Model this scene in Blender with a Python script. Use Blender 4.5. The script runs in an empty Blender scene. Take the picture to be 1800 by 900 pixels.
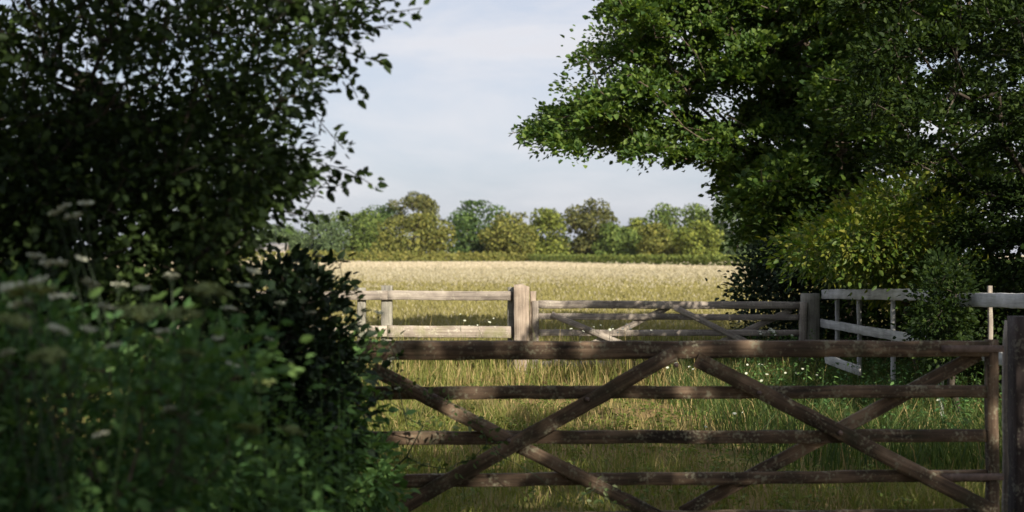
import bpy, math
import numpy as np
from mathutils import Matrix, Vector

R = math.radians
C = bpy.context.scene.collection
scene = bpy.context.scene

# ------------------------------------------------------------------ camera, sky, sun, exposure
EYE = 1.68
F, HX, HY = 2500.0, 900.0, 447.0          # focal length in photo pixels, principal column, horizon row
cam = bpy.data.cameras.new('camera')
cam.lens, cam.sensor_width = 50.0, 36.0
cam.shift_y = -(450.0 - HY) / 1800.0
cam.clip_end = 5000
cam.dof.use_dof = True
cam.dof.focus_distance = 13.5
cam.dof.aperture_fstop = 2.1
cam.dof.aperture_blades = 7
camo = bpy.data.objects.new('camera', cam)
camo.location = (0, 0, EYE)
camo.rotation_euler = (R(90), 0, 0)
C.objects.link(camo)
scene.camera = camo

SUN_EL, SUN_AZ = 29.0, 152.0              # azimuth clockwise from +Y (the view direction)
world = bpy.data.worlds.new('World')
scene.world = world
world.use_nodes = True
wn, wl = world.node_tree.nodes, world.node_tree.links
bg = wn['Background']
bg.inputs['Strength'].default_value = 0.10
sky = wn.new('ShaderNodeTexSky')
sky.sky_type = 'NISHITA'
sky.sun_disc = False
sky.sun_elevation = R(SUN_EL)
sky.sun_rotation = R(SUN_AZ)
sky.air_density = 1.0
sky.dust_density = 1.6
sky.ozone_density = 1.2
wt = wn.new('ShaderNodeTexCoord')
wm = wn.new('ShaderNodeMapping')
wm.inputs['Scale'].default_value = (1.0, 1.0, 3.6)
wm.inputs['Rotation'].default_value = (0, R(6), 0)
wnz = wn.new('ShaderNodeTexNoise')
wnz.inputs['Scale'].default_value = 4.2
wnz.inputs['Detail'].default_value = 7
wnz.inputs['Roughness'].default_value = 0.6
wnz.inputs['Distortion'].default_value = 0.4
wr = wn.new('ShaderNodeMapRange')
wr.inputs['From Min'].default_value = 0.36
wr.inputs['From Max'].default_value = 0.72
wr.inputs['To Min'].default_value = 0.74
wr.inputs['To Max'].default_value = 0.97
wx = wn.new('ShaderNodeMix')
wx.data_type = 'RGBA'
wc = wn.new('ShaderNodeValToRGB')           # thin bright cloud, in the sky texture's own units
wc.color_ramp.elements[0].position = 0.36
wc.color_ramp.elements[1].position = 0.66
wc.color_ramp.elements[0].color = (0.55, 0.60, 0.76, 1)
wc.color_ramp.elements[1].color = (0.90, 0.90, 0.96, 1)
wcs = wn.new('ShaderNodeVectorMath')
wcs.operation = 'SCALE'
wcs.inputs['Scale'].default_value = 4.3
wl.new(wnz.outputs[0], wc.inputs[0])
wl.new(wc.outputs[0], wcs.inputs[0])
wl.new(wcs.outputs[0], wx.inputs[7])
wl.new(wt.outputs['Generated'], wm.inputs['Vector'])
wl.new(wm.outputs['Vector'], wnz.inputs['Vector'])
wl.new(wnz.outputs[0], wr.inputs['Value'])
wl.new(wr.outputs['Result'], wx.inputs[0])
wl.new(sky.outputs['Color'], wx.inputs[6])
wl.new(wx.outputs[2], bg.inputs['Color'])

sun = bpy.data.lights.new('sun', 'SUN')
sun.energy = 4.6
sun.angle = R(0.5)
sun.color = (1.0, 0.90, 0.75)
suno = bpy.data.objects.new('sun', sun)
sd = Vector((math.sin(R(SUN_AZ)) * math.cos(R(SUN_EL)), math.cos(R(SUN_AZ)) * math.cos(R(SUN_EL)), math.sin(R(SUN_EL))))
suno.rotation_euler = sd.to_track_quat('Z', 'Y').to_euler()
suno.location = (20, -40, 30)
C.objects.link(suno)

scene.view_settings.view_transform = 'Standard'
scene.view_settings.look = 'None'
scene.view_settings.gamma = 1
scene.view_settings.use_curve_mapping = False
scene.view_settings.exposure = 1.0
scene.render.engine = 'CYCLES'
scene.cycles.max_bounces = 6
scene.cycles.transparent_max_bounces = 4
scene.cycles.use_denoising = True

# ------------------------------------------------------------------ helpers
def W(px, py, D):
    """the point at distance D that stands where the photo shows (px, py)"""
    return np.array(((px - HX) / F * D, D, EYE - (py - HY) / F * D))


def tag(o, label=None, cat=None, group=None, kind=None):
    if label: o['label'] = label
    if cat: o['category'] = cat
    if group: o['group'] = group
    if kind: o['kind'] = kind
    return o


def thing(name, loc, label, cat, group=None):
    o = bpy.data.objects.new(name, None)
    o.location = loc
    o.empty_display_size = 0.2
    C.objects.link(o)
    return tag(o, label, cat, group)


def mesh(name, V, F_idx, F_tot, mat, parent=None, smooth=False, mi=None):
    V = np.asarray(V, dtype=np.float32).reshape(-1, 3)
    me = bpy.data.meshes.new(name)
    me.vertices.add(len(V))
    off = np.zeros(3, np.float32)
    if parent is not None:
        off = np.array(parent.location, dtype=np.float32)
    me.vertices.foreach_set('co', (V - off).ravel())
    F_idx = np.asarray(F_idx, dtype=np.int32).ravel()
    F_tot = np.asarray(F_tot, dtype=np.int32).ravel()
    me.loops.add(len(F_idx))
    me.loops.foreach_set('vertex_index', F_idx)
    me.polygons.add(len(F_tot))
    st = np.concatenate(([0], np.cumsum(F_tot)[:-1])).astype(np.int32)
    me.polygons.foreach_set('loop_start', st)
    me.polygons.foreach_set('loop_total', F_tot)
    if mi is not None:
        me.polygons.foreach_set('material_index', np.asarray(mi, dtype=np.int32))
    if smooth:
        me.polygons.foreach_set('use_smooth', np.ones(len(F_tot), dtype=bool))
    for m in (mat if isinstance(mat, (list, tuple)) else [mat]):
        me.materials.append(m)
    me.update(calc_edges=True)
    o = bpy.data.objects.new(name, me)
    C.objects.link(o)
    if parent is not None:
        o.parent = parent
    return o


def unit(a):
    return a / np.maximum(np.linalg.norm(a, axis=-1, keepdims=True), 1e-9)


# ------------------------------------------------------------------ materials
def newmat(name):
    m = bpy.data.materials.new(name)
    m.use_nodes = True
    n = m.node_tree.nodes
    return m, n, m.node_tree.links, n['Principled BSDF'], n['Material Output']


def ramp(n, stops):
    r = n.new('ShaderNodeValToRGB')
    el = r.color_ramp.elements
    while len(el) > 1:
        el.remove(el[-1])
    el[0].position = stops[0][0]
    el[0].color = (*stops[0][1], 1)
    for p, c in stops[1:]:
        e = el.new(p)
        e.color = (*c, 1)
    return r


def leafmat(name, cols, trans=0.35, tcol=None, rough=0.45, spec=0.3):
    """leaf colours vary from leaf to leaf and from spray to spray"""
    m, n, l, p, out = newmat(name)
    g = n.new('ShaderNodeNewGeometry')
    tc = n.new('ShaderNodeTexCoord')
    nz = n.new('ShaderNodeTexNoise')
    nz.inputs['Scale'].default_value = 1.6
    nz.inputs['Detail'].default_value = 2
    l.new(tc.outputs['Object'], nz.inputs['Vector'])
    mx = n.new('ShaderNodeMix')
    mx.inputs[0].default_value = 0.45
    l.new(g.outputs['Random Per Island'], mx.inputs[2])
    l.new(nz.outputs[0], mx.inputs[3])
    k = len(cols)
    r = ramp(n, [(0.18 + 0.64 * i / max(1, k - 1), c) for i, c in enumerate(cols)])
    l.new(mx.outputs[0], r.inputs[0])
    l.new(r.outputs[0], p.inputs['Base Color'])
    p.inputs['Roughness'].default_value = rough
    p.inputs['Specular IOR Level'].default_value = spec
    t = n.new('ShaderNodeBsdfTranslucent')
    hs = n.new('ShaderNodeMix')
    hs.data_type = 'RGBA'
    hs.blend_type = 'MULTIPLY'
    hs.inputs[0].default_value = 1
    hs.inputs[7].default_value = (*(tcol or (1.5, 1.5, 0.6)), 1)
    l.new(r.outputs[0], hs.inputs[6])
    l.new(hs.outputs[2], t.inputs['Color'])
    ms = n.new('ShaderNodeMixShader')
    ms.inputs[0].default_value = trans
    l.new(p.outputs[0], ms.inputs[1])
    l.new(t.outputs[0], ms.inputs[2])
    l.new(ms.outputs[0], out.inputs['Surface'])
    return m


def woodmat(name, dark, mid, light, lichen=(0.34, 0.34, 0.26), lich=0.6, moss=None, rough=0.85):
    m, n, l, p, out = newmat(name)
    tc = n.new('ShaderNodeTexCoord')
    oi = n.new('ShaderNodeObjectInfo')
    ad = n.new('ShaderNodeVectorMath'); ad.operation = 'ADD'
    sc = n.new('ShaderNodeVectorMath'); sc.operation = 'SCALE'
    cx = n.new('ShaderNodeCombineXYZ')
    for i in range(3): l.new(oi.outputs['Random'], cx.inputs[i])
    l.new(cx.outputs[0], sc.inputs[0]); sc.inputs['Scale'].default_value = 23.0
    l.new(tc.outputs['Object'], ad.inputs[0]); l.new(sc.outputs[0], ad.inputs[1])
    mp = n.new('ShaderNodeMapping'); mp.inputs['Scale'].default_value = (1.2, 26, 26)
    l.new(ad.outputs[0], mp.inputs['Vector'])
    gr = n.new('ShaderNodeTexNoise'); gr.inputs['Scale'].default_value = 1.6; gr.inputs['Detail'].default_value = 6; gr.inputs['Roughness'].default_value = 0.65
    l.new(mp.outputs[0], gr.inputs['Vector'])
    bl = n.new('ShaderNodeTexNoise'); bl.inputs['Scale'].default_value = 3.5; bl.inputs['Detail'].default_value = 4
    l.new(ad.outputs[0], bl.inputs['Vector'])
    mx = n.new('ShaderNodeMix'); mx.inputs[0].default_value = 0.5
    l.new(gr.outputs[0], mx.inputs[2]); l.new(bl.outputs[0], mx.inputs[3])
    rp = ramp(n, [(0.38, dark), (0.5, mid), (0.62, light)])
    l.new(mx.outputs[0], rp.inputs[0])
    ln = n.new('ShaderNodeTexNoise'); ln.inputs['Scale'].default_value = 9; ln.inputs['Detail'].default_value = 5; ln.inputs['Roughness'].default_value = 0.7
    l.new(ad.outputs[0], ln.inputs['Vector'])
    l2 = n.new('ShaderNodeTexNoise'); l2.inputs['Scale'].default_value = 55; l2.inputs['Detail'].default_value = 3
    l.new(ad.outputs[0], l2.inputs['Vector'])
    lm = n.new('ShaderNodeMix'); lm.inputs[0].default_value = 0.45
    l.new(ln.outputs[0], lm.inputs[2]); l.new(l2.outputs[0], lm.inputs[3])
    lr = n.new('ShaderNodeMapRange'); lr.inputs['From Min'].default_value = 0.53; lr.inputs['From Max'].default_value = 0.61; lr.inputs['To Max'].default_value = lich
    l.new(lm.outputs[0], lr.inputs['Value'])
    cm = n.new('ShaderNodeMix'); cm.data_type = 'RGBA'; cm.inputs[7].default_value = (*lichen, 1)
    l.new(lr.outputs[0], cm.inputs[0]); l.new(rp.outputs[0], cm.inputs[6])
    last = cm.outputs[2]
    if moss:
        mn = n.new('ShaderNodeTexNoise'); mn.inputs['Scale'].default_value = 5; mn.inputs['Detail'].default_value = 5
        l.new(sc.outputs[0], mn.inputs['Vector'])
        a2 = n.new('ShaderNodeVectorMath'); a2.operation = 'ADD'; a2.inputs[1].default_value = (7.3, 1.1, 4.2)
        l.new(ad.outputs[0], a2.inputs[0]); l.new(a2.outputs[0], mn.inputs['Vector'])
        mr = n.new('ShaderNodeMapRange'); mr.inputs['From Min'].default_value = 0.52; mr.inputs['From Max'].default_value = 0.7; mr.inputs['To Max'].default_value = 0.7
        l.new(mn.outputs[0], mr.inputs['Value'])
        c2 = n.new('ShaderNodeMix'); c2.data_type = 'RGBA'; c2.inputs[7].default_value = (*moss, 1)
        l.new(mr.outputs[0], c2.inputs[0]); l.new(last, c2.inputs[6]); last = c2.outputs[2]
    l.new(last, p.inputs['Base Color'])
    p.inputs['Roughness'].default_value = rough
    p.inputs['Specular IOR Level'].default_value = 0.25
    bp = n.new('ShaderNodeBump'); bp.inputs['Strength'].default_value = 0.7; bp.inputs['Distance'].default_value = 0.006
    l.new(gr.outputs[0], bp.inputs['Height']); l.new(bp.outputs[0], p.inputs['Normal'])
    return m


def flatmat(name, col, var=0.25, scale=8, rough=0.8):
    m, n, l, p, out = newmat(name)
    tc = n.new('ShaderNodeTexCoord')
    nz = n.new('ShaderNodeTexNoise'); nz.inputs['Scale'].default_value = scale; nz.inputs['Detail'].default_value = 5
    l.new(tc.outputs['Object'], nz.inputs['Vector'])
    r = ramp(n, [(0.3, tuple(c * (1 - var) for c in col)), (0.7, tuple(min(1, c * (1 + var)) for c in col))])
    l.new(nz.outputs[0], r.inputs[0]); l.new(r.outputs[0], p.inputs['Base Color'])
    p.inputs['Roughness'].default_value = rough
    return m


M_bark = woodmat('bark', (0.03, 0.024, 0.018), (0.07, 0.052, 0.038), (0.13, 0.10, 0.075), lich=0.25)
M_darkbark = woodmat('dark_bark', (0.015, 0.012, 0.01), (0.035, 0.027, 0.02), (0.06, 0.05, 0.04), lich=0.15)
M_gate = woodmat('brown_gate_wood', (0.018, 0.0135, 0.010), (0.074, 0.050, 0.033), (0.185, 0.128, 0.086), lichen=(0.24, 0.235, 0.165), lich=0.6, moss=(0.028, 0.026, 0.013))
M_post = woodmat('dark_post_wood', (0.013, 0.010, 0.010), (0.028, 0.021, 0.020), (0.055, 0.043, 0.04), lich=0.25)
M_pink = woodmat('sunlit_oak_wood', (0.15, 0.12, 0.095), (0.275, 0.222, 0.175), (0.41, 0.34, 0.275), lichen=(0.4, 0.37, 0.3), lich=0.3)
M_grey = woodmat('weathered_grey_wood', (0.12, 0.103, 0.088), (0.22, 0.19, 0.162), (0.33, 0.29, 0.245), lichen=(0.42, 0.4, 0.32), lich=0.5)
M_pale = woodmat('pale_grey_wood', (0.22, 0.22, 0.212), (0.36, 0.36, 0.35), (0.5, 0.5, 0.49), lichen=(0.3, 0.33, 0.24), lich=0.6)
M_lichrail = woodmat('lichen_pale_wood', (0.18, 0.15, 0.122), (0.28, 0.24, 0.2), (0.39, 0.345, 0.285), lichen=(0.5, 0.48, 0.38), lich=0.7, moss=(0.17, 0.17, 0.07))
M_darkgrey = woodmat('dark_grey_wood', (0.10, 0.095, 0.08), (0.19, 0.18, 0.15), (0.29, 0.275, 0.235), lich=0.3)


# ------------------------------------------------------------------ boards and posts
def board(name, p0, p1, h, t, mat, parent, rng, up=(0, 0, 1), rough=0.004, taper=1.0, seg=None, chamfer=0.12):
    """a sawn, weathered timber from p0 to p1, h deep (along up) and t thick, with slightly wavy, worn edges"""
    p0 = np.array(p0, float); p1 = np.array(p1, float)
    L = np.linalg.norm(p1 - p0)
    ax = (p1 - p0) / L
    u = np.array(up, float); u = u - ax * np.dot(u, ax); u /= np.linalg.norm(u)
    w = np.cross(u, ax)
    n = seg or max(6, int(L / 0.09))
    c = min(0.012, chamfer * min(h, t))
    prof = [(-t/2 + c, -h/2), (0, -h/2), (t/2 - c, -h/2), (t/2, -h/2 + c), (t/2, 0), (t/2, h/2 - c), (t/2 - c, h/2), (0, h/2), (-t/2 + c, h/2), (-t/2, h/2 - c), (-t/2, 0), (-t/2, -h/2 + c)]
    k = len(prof)
    xs = np.linspace(-L/2, L/2, n + 1)
    ph = rng.uniform(0, 6.28, 8)
    V = []
    for i, x in enumerate(xs):
        s = 1 + (taper - 1) * (i / n)
        wob = rough * (np.sin(x * 3.1 + ph[0]) + 0.6 * np.sin(x * 9.7 + ph[1]))
        wob2 = 0.5 * rough * (np.sin(x * 5.3 + ph[2]) + 0.6 * np.sin(x * 14 + ph[3]))
        for j, (y, z) in enumerate(prof):
            e = rng.normal(0, rough * 0.45, 2)
            V.append((x, y * (1 if t > h else 1) + wob2 * 0.5 + e[0], z * s + wob * 0.5 + e[1]))
    idx, tot = [], []
    for i in range(n):
        for j in range(k):
            a, b = i * k + j, i * k + (j + 1) % k
            idx += [a, a + k, b + k, b]; tot.append(4)
    idx += list(range(k)); tot.append(k)
    idx += [n * k + j for j in reversed(range(k))]; tot.append(k)
    o = mesh(name, V, idx, tot, mat)
    M = Matrix((( ax[0], w[0], u[0], 0), (ax[1], w[1], u[1], 0), (ax[2], w[2], u[2], 0), (0, 0, 0, 1)))
    mid = (p0 + p1) / 2
    if parent is not None:
        o.parent = parent
        mid = mid - np.array(parent.location)
    M.translation = Vector(mid)
    o.matrix_basis = M
    return o


def post(name, x, y, z0, z1, wx_, wy_, mat, parent, rng, top='flat', lean=(0, 0)):
    o = board(name, (x, y, z0), (x + lean[0], y + lean[1], z1), wx_, wy_, mat, parent, rng, up=(1, 0, 0), rough=0.005, seg=14, chamfer=0.16)
    if top == 'chamfer' or top == 'round':
        me = o.data
        n = len(me.vertices)
        L = z1 - z0
        for v in me.vertices:
            if v.co.x > L/2 - 1e-4:
                if top == 'round':
                    v.co.x += 0.0
                    v.co.z *= 0.55; v.co.y *= 0.55
                    v.co.x += 0.5 * wx_ * 0.5
                else:
                    v.co.x += -v.co.z * 0.12 - abs(v.co.z) * 0.25
    return o


# ------------------------------------------------------------------ foliage
def leaves(P, axis, nrm, size, kind='folded', asp=0.55, fold=0.18):
    """one folded leaf per point: 6 vertices, 2 quads sharing the midrib"""
    n = len(P)
    a = unit(axis)
    nn = nrm - a * np.sum(nrm * a, 1, keepdims=True)
    nn = unit(nn)
    b = np.cross(nn, a)
    if kind == 'folded':
        sh = np.array([(0, 0, 0), (0.30, 0.5, fold), (0.72, 0.36, fold * 0.7), (1, 0, -0.08), (0.72, -0.36, fold * 0.7), (0.30, -0.5, fold)])
        fi = np.array([0, 1, 2, 3, 0, 3, 4, 5]); ft = np.array([4, 4])
    elif kind == 'ragged':     # a leafy spray seen from far off: two uneven lobes
        sh = np.array([(0, 0, 0), (0.25, 0.55, 0.1), (0.85, 0.30, 0.05), (0.9, -0.1, -0.1), (0.6, -0.55, 0.12), (0.1, -0.35, 0.1)])
        fi = np.array([0, 1, 2, 3, 0, 3, 4, 5]); ft = np.array([4, 4])
    s = np.asarray(size).reshape(-1, 1, 1) * np.ones((n, 1, 1))
    V = P[:, None, :] + s * (sh[None, :, 0:1] * a[:, None, :] + (asp * sh[None, :, 1:2]) * b[:, None, :] + (asp * sh[None, :, 2:3]) * nn[:, None, :])
    k = len(sh)
    idx = (np.arange(n)[:, None] * k + fi[None, :]).ravel()
    return V.reshape(-1, 3), idx, np.tile(ft, n)


def tubes(P0, P1, r0, r1, k=6):
    P0 = np.asarray(P0); P1 = np.asarray(P1)
    n = len(P0)
    a = unit(P1 - P0)
    ref = np.where(np.abs(a[:, 2:3]) > 0.9, np.array([[1.0, 0, 0]]), np.array([[0, 0, 1.0]]))
    u = unit(np.cross(a, ref)); v = np.cross(a, u)
    th = np.arange(k) / k * 2 * np.pi
    ring = np.cos(th)[None, :, None] * u[:, None, :] + np.sin(th)[None, :, None] * v[:, None, :]
    A = P0[:, None, :] - a[:, None, :] * (0.1 * r0)[:, None, None] + ring * r0[:, None, None]
    B = P1[:, None, :] + a[:, None, :] * (0.1 * r1)[:, None, None] + ring * r1[:, None, None]
    V = np.concatenate([A, B], 1).reshape(-1, 3)
    j = np.arange(k); q = np.stack([j, (j + 1) % k, (j + 1) % k + k, j + k], 1).ravel()
    idx = (np.arange(n)[:, None] * (2 * k) + q[None, :]).ravel()
    return V, idx, np.full(n * k, 4)


def grow(root, trunk, A, rng, step=0.3, wig=0.12, flow=0.5):
    """branch skeleton: the trunk polyline, then every attractor is reached from the nearest branch"""
    nodes = [np.array(root, float)]; par = [-1]
    for t in trunk:
        nodes.append(np.array(t, float)); par.append(len(nodes) - 2)
    N = np.zeros((60000, 3)); N[:len(nodes)] = nodes
    cnt = len(nodes)
    d0 = np.linalg.norm(A - nodes[-1], axis=1)
    tips = []
    first = max(1, cnt // 3)
    base = N[0]
    for i in np.argsort(d0):
        a = A[i]
        dv = a - N[first:cnt]
        dist = np.linalg.norm(dv, axis=1)
        pd = N[first:cnt] - base
        cosv = np.sum(unit(dv) * unit(pd), 1)
        j = first + int(np.argmin(dist * (1 + flow * (1 - cosv))))
        dd = np.linalg.norm(a - N[j])
        m = max(1, int(dd / step))
        prev = j
        p0 = N[j].copy()
        off = np.zeros(3)
        for q in range(1, m + 1):
            off = off * 0.6 + rng.normal(0, wig * step, 3)
            t = q / m
            N[cnt] = p0 + (a - p0) * t + off * (1 - t) + np.array([0, 0, 0.10 * dd * math.sin(math.pi * t) * 0.5])
            par.append(prev); prev = cnt; cnt += 1
        tips.append(prev)
    return N[:cnt].copy(), np.array(par), np.array(tips)


def radii(par, r_tip, expo=2.2, rmax=None):
    n = len(par)
    acc = np.zeros(n)
    has = np.zeros(n, bool)
    has[par[par >= 0]] = True
    acc[~has] = r_tip ** expo
    for i in range(n - 1, 0, -1):
        acc[par[i]] += acc[i]
    r = acc ** (1 / expo)
    if rmax: r = np.minimum(r, r * 0 + rmax) if r[0] < rmax * 0.5 else r * (rmax / r[0]) ** ((r - r_tip) / (r[0] - r_tip + 1e-9))
    return r


def branches(name, N, par, r, mat, parent, k=6, rmin=0.0):
    i = np.arange(1, len(par)); i = i[r[i] >= rmin]
    r0 = np.minimum(r[par[i]], r[i] * 1.35)
    V, idx, tot = tubes(N[par[i]], N[i], r0, r[i], k)
    return mesh(name, V, idx, tot, mat, parent, smooth=True)


def tuft(A, per, spread, rng, size, up=0.7, out_from=None, droop=0.0, flat=0.7):
    """leaf positions, axes and normals round each attractor"""
    n = len(A) * per
    c = np.repeat(A, per, 0)
    d = rng.normal(0, 1, (n, 3)); d[:, 2] *= flat
    P = c + d * spread
    ax = unit(d) + rng.normal(0, 0.5, (n, 3))
    if out_from is not None:
        ax += 0.8 * unit(P - out_from)
    ax[:, 2] -= droop
    nr = rng.normal(0, 0.55, (n, 3)); nr[:, 2] += up
    sz = size * rng.uniform(0.6, 1.25, n)
    return P, ax, nr, sz


def inpoly(poly, p):
    poly = np.asarray(poly, float)
    x, y = p[:, 0], p[:, 1]
    c = np.zeros(len(p), bool)
    j = len(poly) - 1
    for i in range(len(poly)):
        xi, yi = poly[i]; xj, yj = poly[j]
        c ^= ((yi > y) != (yj > y)) & (x < (xj - xi) * (y - yi) / (yj - yi + 1e-12) + xi)
        j = i
    return c


def fill(poly, n, D0, D1, rng):
    """n points spread through the volume whose outline is poly (photo pixels) between the distances D0 and D1"""
    poly = np.asarray(poly, float)
    lo, hi = poly.min(0), poly.max(0)
    out = np.zeros((0, 3))
    while len(out) < n:
        p = rng.uniform(lo, hi, (n * 2, 2))
        p = p[inpoly(poly, p)]
        D = rng.uniform(D0, D1, len(p))
        out = np.concatenate([out, np.stack([(p[:, 0] - HX) / F * D, D, EYE - (p[:, 1] - HY) / F * D], 1)])
    return out[:n]


def pads(poly, n, D0, D1, rng, wide, thick, per, size, ctr, keep=None, att=5):
    """leafy pads carried by the boughs: flat clumps, dense on top, hollow below; returns twig ends and leaves"""
    c = fill(poly, n, D0, D1, rng)
    if keep is not None:
        c = c[keep(c)]
    n = len(c)
    w = wide * rng.uniform(0.55, 1.25, n)
    tl = rng.normal(0, 0.22, (n, 2))
    k = np.repeat(np.arange(n), per)
    m = len(k)
    e = unit(rng.normal(0, 1, (m, 3)))
    r = rng.random(m) ** 0.45
    e[:, 2] = np.where(e[:, 2] < -0.25, -0.5 * e[:, 2], e[:, 2])
    q = e * r[:, None] * np.stack([w[k], w[k], thick * w[k]], 1)
    lump = 1 + 0.25 * np.sin(9 * e[:, 0] + k) * np.sin(8 * e[:, 1] + 2 * k)
    q *= lump[:, None]
    q[:, 2] += q[:, 0] * tl[k, 0] + q[:, 1] * tl[k, 1] - 0.25 * (q[:, 0] ** 2 + q[:, 1] ** 2) / w[k]
    P = c[k] + q
    ax = unit(e) + rng.normal(0, 0.45, (m, 3)) + 0.3 * unit(P - ctr)
    nr = e * 0.7 + rng.normal(0, 0.4, (m, 3)); nr[:, 2] += 0.75
    sz = size * rng.uniform(0.6, 1.25, m)
    ka = np.repeat(np.arange(n), att)
    A = c[ka] + rng.normal(0, 0.42, (len(ka), 3)) * np.stack([w[ka], w[ka], 0.3 * w[ka]], 1)
    return A, (P, ax, nr, sz)


def lobes_crown(centre, rad, nl, nq, size, rng, lobe=0.5, low=-0.7, skirt=0.0, hem=0):
    """a crown made of overlapping leafy lobes: sprays lie in the outer layer of each lobe"""
    c = np.array(centre, float); rad = np.array(rad, float)
    d = unit(rng.normal(0, 1, (nl, 3)))
    d[:, 2] = np.clip(d[:, 2], low, 1)
    lc = c + d * rad * rng.uniform(0.42, 0.78, (nl, 1))
    lr = rng.uniform(0.6, 1.15, nl) * lobe * rad.mean()
    if hem:
        th = rng.uniform(0, 6.283, hem)
        q = rng.uniform(0.3, 0.8, hem)
        hl = np.stack([c[0] + np.cos(th) * rad[0] * q, c[1] + np.sin(th) * rad[1] * q, c[2] - rad[2] * rng.uniform(0.5, 0.95, hem)], 1)
        lc = np.concatenate([lc, hl]); lr = np.concatenate([lr, rng.uniform(0.7, 1.0, hem) * lobe * rad.mean()]); nl += hem
    w = lr ** 2; w /= w.sum()
    k = rng.choice(nl, nq, p=w)
    e = unit(rng.normal(0, 1, (nq, 3)) + np.array([0, 0, 0.25]))
    rr = lr[k] * (1 - 0.42 * rng.random(nq) ** 1.6)
    P = lc[k] + e * rr[:, None] * np.array([1, 1, 0.82])
    if skirt > 0:
        P[:, 2] = np.maximum(P[:, 2], skirt)
    ax = rng.normal(0, 1, (nq, 3)) + 0.3 * e
    nr = e * 1.6 + rng.normal(0, 0.55, (nq, 3))
    return P, ax, nr, size * rng.uniform(0.55, 1.3, nq), lc, lr


# ------------------------------------------------------------------ the ground
def groundmat():
    m, n, l, p, out = newmat('meadow_soil_and_turf')
    g = n.new('ShaderNodeNewGeometry')
    sep = n.new('ShaderNodeSeparateXYZ'); l.new(g.outputs['Position'], sep.inputs[0])
    nz = n.new('ShaderNodeTexNoise'); nz.inputs['Scale'].default_value = 0.11; nz.inputs['Detail'].default_value = 5
    l.new(g.outputs['Position'], nz.inputs['Vector'])
    ad = n.new('ShaderNodeMath'); ad.operation = 'MULTIPLY_ADD'; ad.inputs[1].default_value = 22; ad.inputs[2].default_value = -11
    l.new(nz.outputs[0], ad.inputs[0])
    a2 = n.new('ShaderNodeMath'); a2.operation = 'ADD'; l.new(sep.outputs['Y'], a2.inputs[0]); l.new(ad.outputs[0], a2.inputs[1])
    mr = n.new('ShaderNodeMapRange'); mr.inputs['From Min'].default_value = 0; mr.inputs['From Max'].default_value = 330
    l.new(a2.outputs[0], mr.inputs['Value'])
    rp = ramp(n, [(0.0, (0.11, 0.115, 0.04)), (0.05, (0.14, 0.13, 0.05)), (0.09, (0.25, 0.225, 0.09)), (0.2, (0.25, 0.22, 0.09)), (0.26, (0.31, 0.265, 0.13)), (0.42, (0.385, 0.33, 0.195)), (0.7, (0.40, 0.345, 0.22)), (0.9, (0.46, 0.40, 0.29)), (1.0, (0.46, 0.40, 0.30))])
    l.new(mr.outputs[0], rp.inputs[0])
    nb = n.new('ShaderNodeTexNoise'); nb.inputs['Scale'].default_value = 0.55; nb.inputs['Detail'].default_value = 6; nb.inputs['Roughness'].default_value = 0.65
    l.new(g.outputs['Position'], nb.inputs['Vector'])
    br = n.new('ShaderNodeMapRange'); br.inputs['From Min'].default_value = 0.43; br.inputs['From Max'].default_value = 0.55; br.inputs['To Max'].default_value = 0.85
    l.new(nb.outputs[0], br.inputs['Value'])
    bn = n.new('ShaderNodeMapRange'); bn.inputs['From Min'].default_value = 20; bn.inputs['From Max'].default_value = 26; bn.inputs['To Min'].default_value = 1; bn.inputs['To Max'].default_value = 0
    l.new(sep.outputs['Y'], bn.inputs['Value'])
    bm = n.new('ShaderNodeMath'); bm.operation = 'MULTIPLY'; l.new(br.outputs[0], bm.inputs[0]); l.new(bn.outputs[0], bm.inputs[1])
    bx = n.new('ShaderNodeMix'); bx.data_type = 'RGBA'; bx.inputs[7].default_value = (0.21, 0.145, 0.075, 1)
    l.new(bm.outputs[0], bx.inputs[0]); l.new(rp.outputs[0], bx.inputs[6])
    n2 = n.new('ShaderNodeTexNoise'); n2.inputs['Scale'].default_value = 1.3; n2.inputs['Detail'].default_value = 8; n2.inputs['Roughness'].default_value = 0.7
    l.new(g.outputs['Position'], n2.inputs['Vector'])
    mm = n.new('ShaderNodeMix'); mm.data_type = 'RGBA'; mm.blend_type = 'MULTIPLY'; mm.inputs[0].default_value = 1
    r2 = ramp(n, [(0.3, (0.62, 0.66, 0.6)), (0.7, (1.2, 1.15, 1.1))])
    l.new(n2.outputs[0], r2.inputs[0]); l.new(bx.outputs[2], mm.inputs[6]); l.new(r2.outputs[0], mm.inputs[7])
    l.new(mm.outputs[2], p.inputs['Base Color'])
    p.inputs['Roughness'].default_value = 1
    p.inputs['Specular IOR Level'].default_value = 0.05
    bp = n.new('ShaderNodeBump'); bp.inputs['Strength'].default_value = 0.6; bp.inputs['Distance'].default_value = 0.08
    l.new(n2.outputs[0], bp.inputs['Height']); l.new(bp.outputs[0], p.inputs['Normal'])
    return m


def gz(x, y):
    """height of the ground: nearly level, small undulations"""
    x = np.asarray(x, float); y = np.asarray(y, float)
    near = np.clip((60 - np.abs(y)) / 60, 0, 1)
    return near * (0.03 * np.sin(x * 0.9 + 1) + 0.03 * np.sin(y * 0.7 + x * 0.3) + 0.02 * np.sin(x * 2.1 - y * 1.3)) - 0.02


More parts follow.
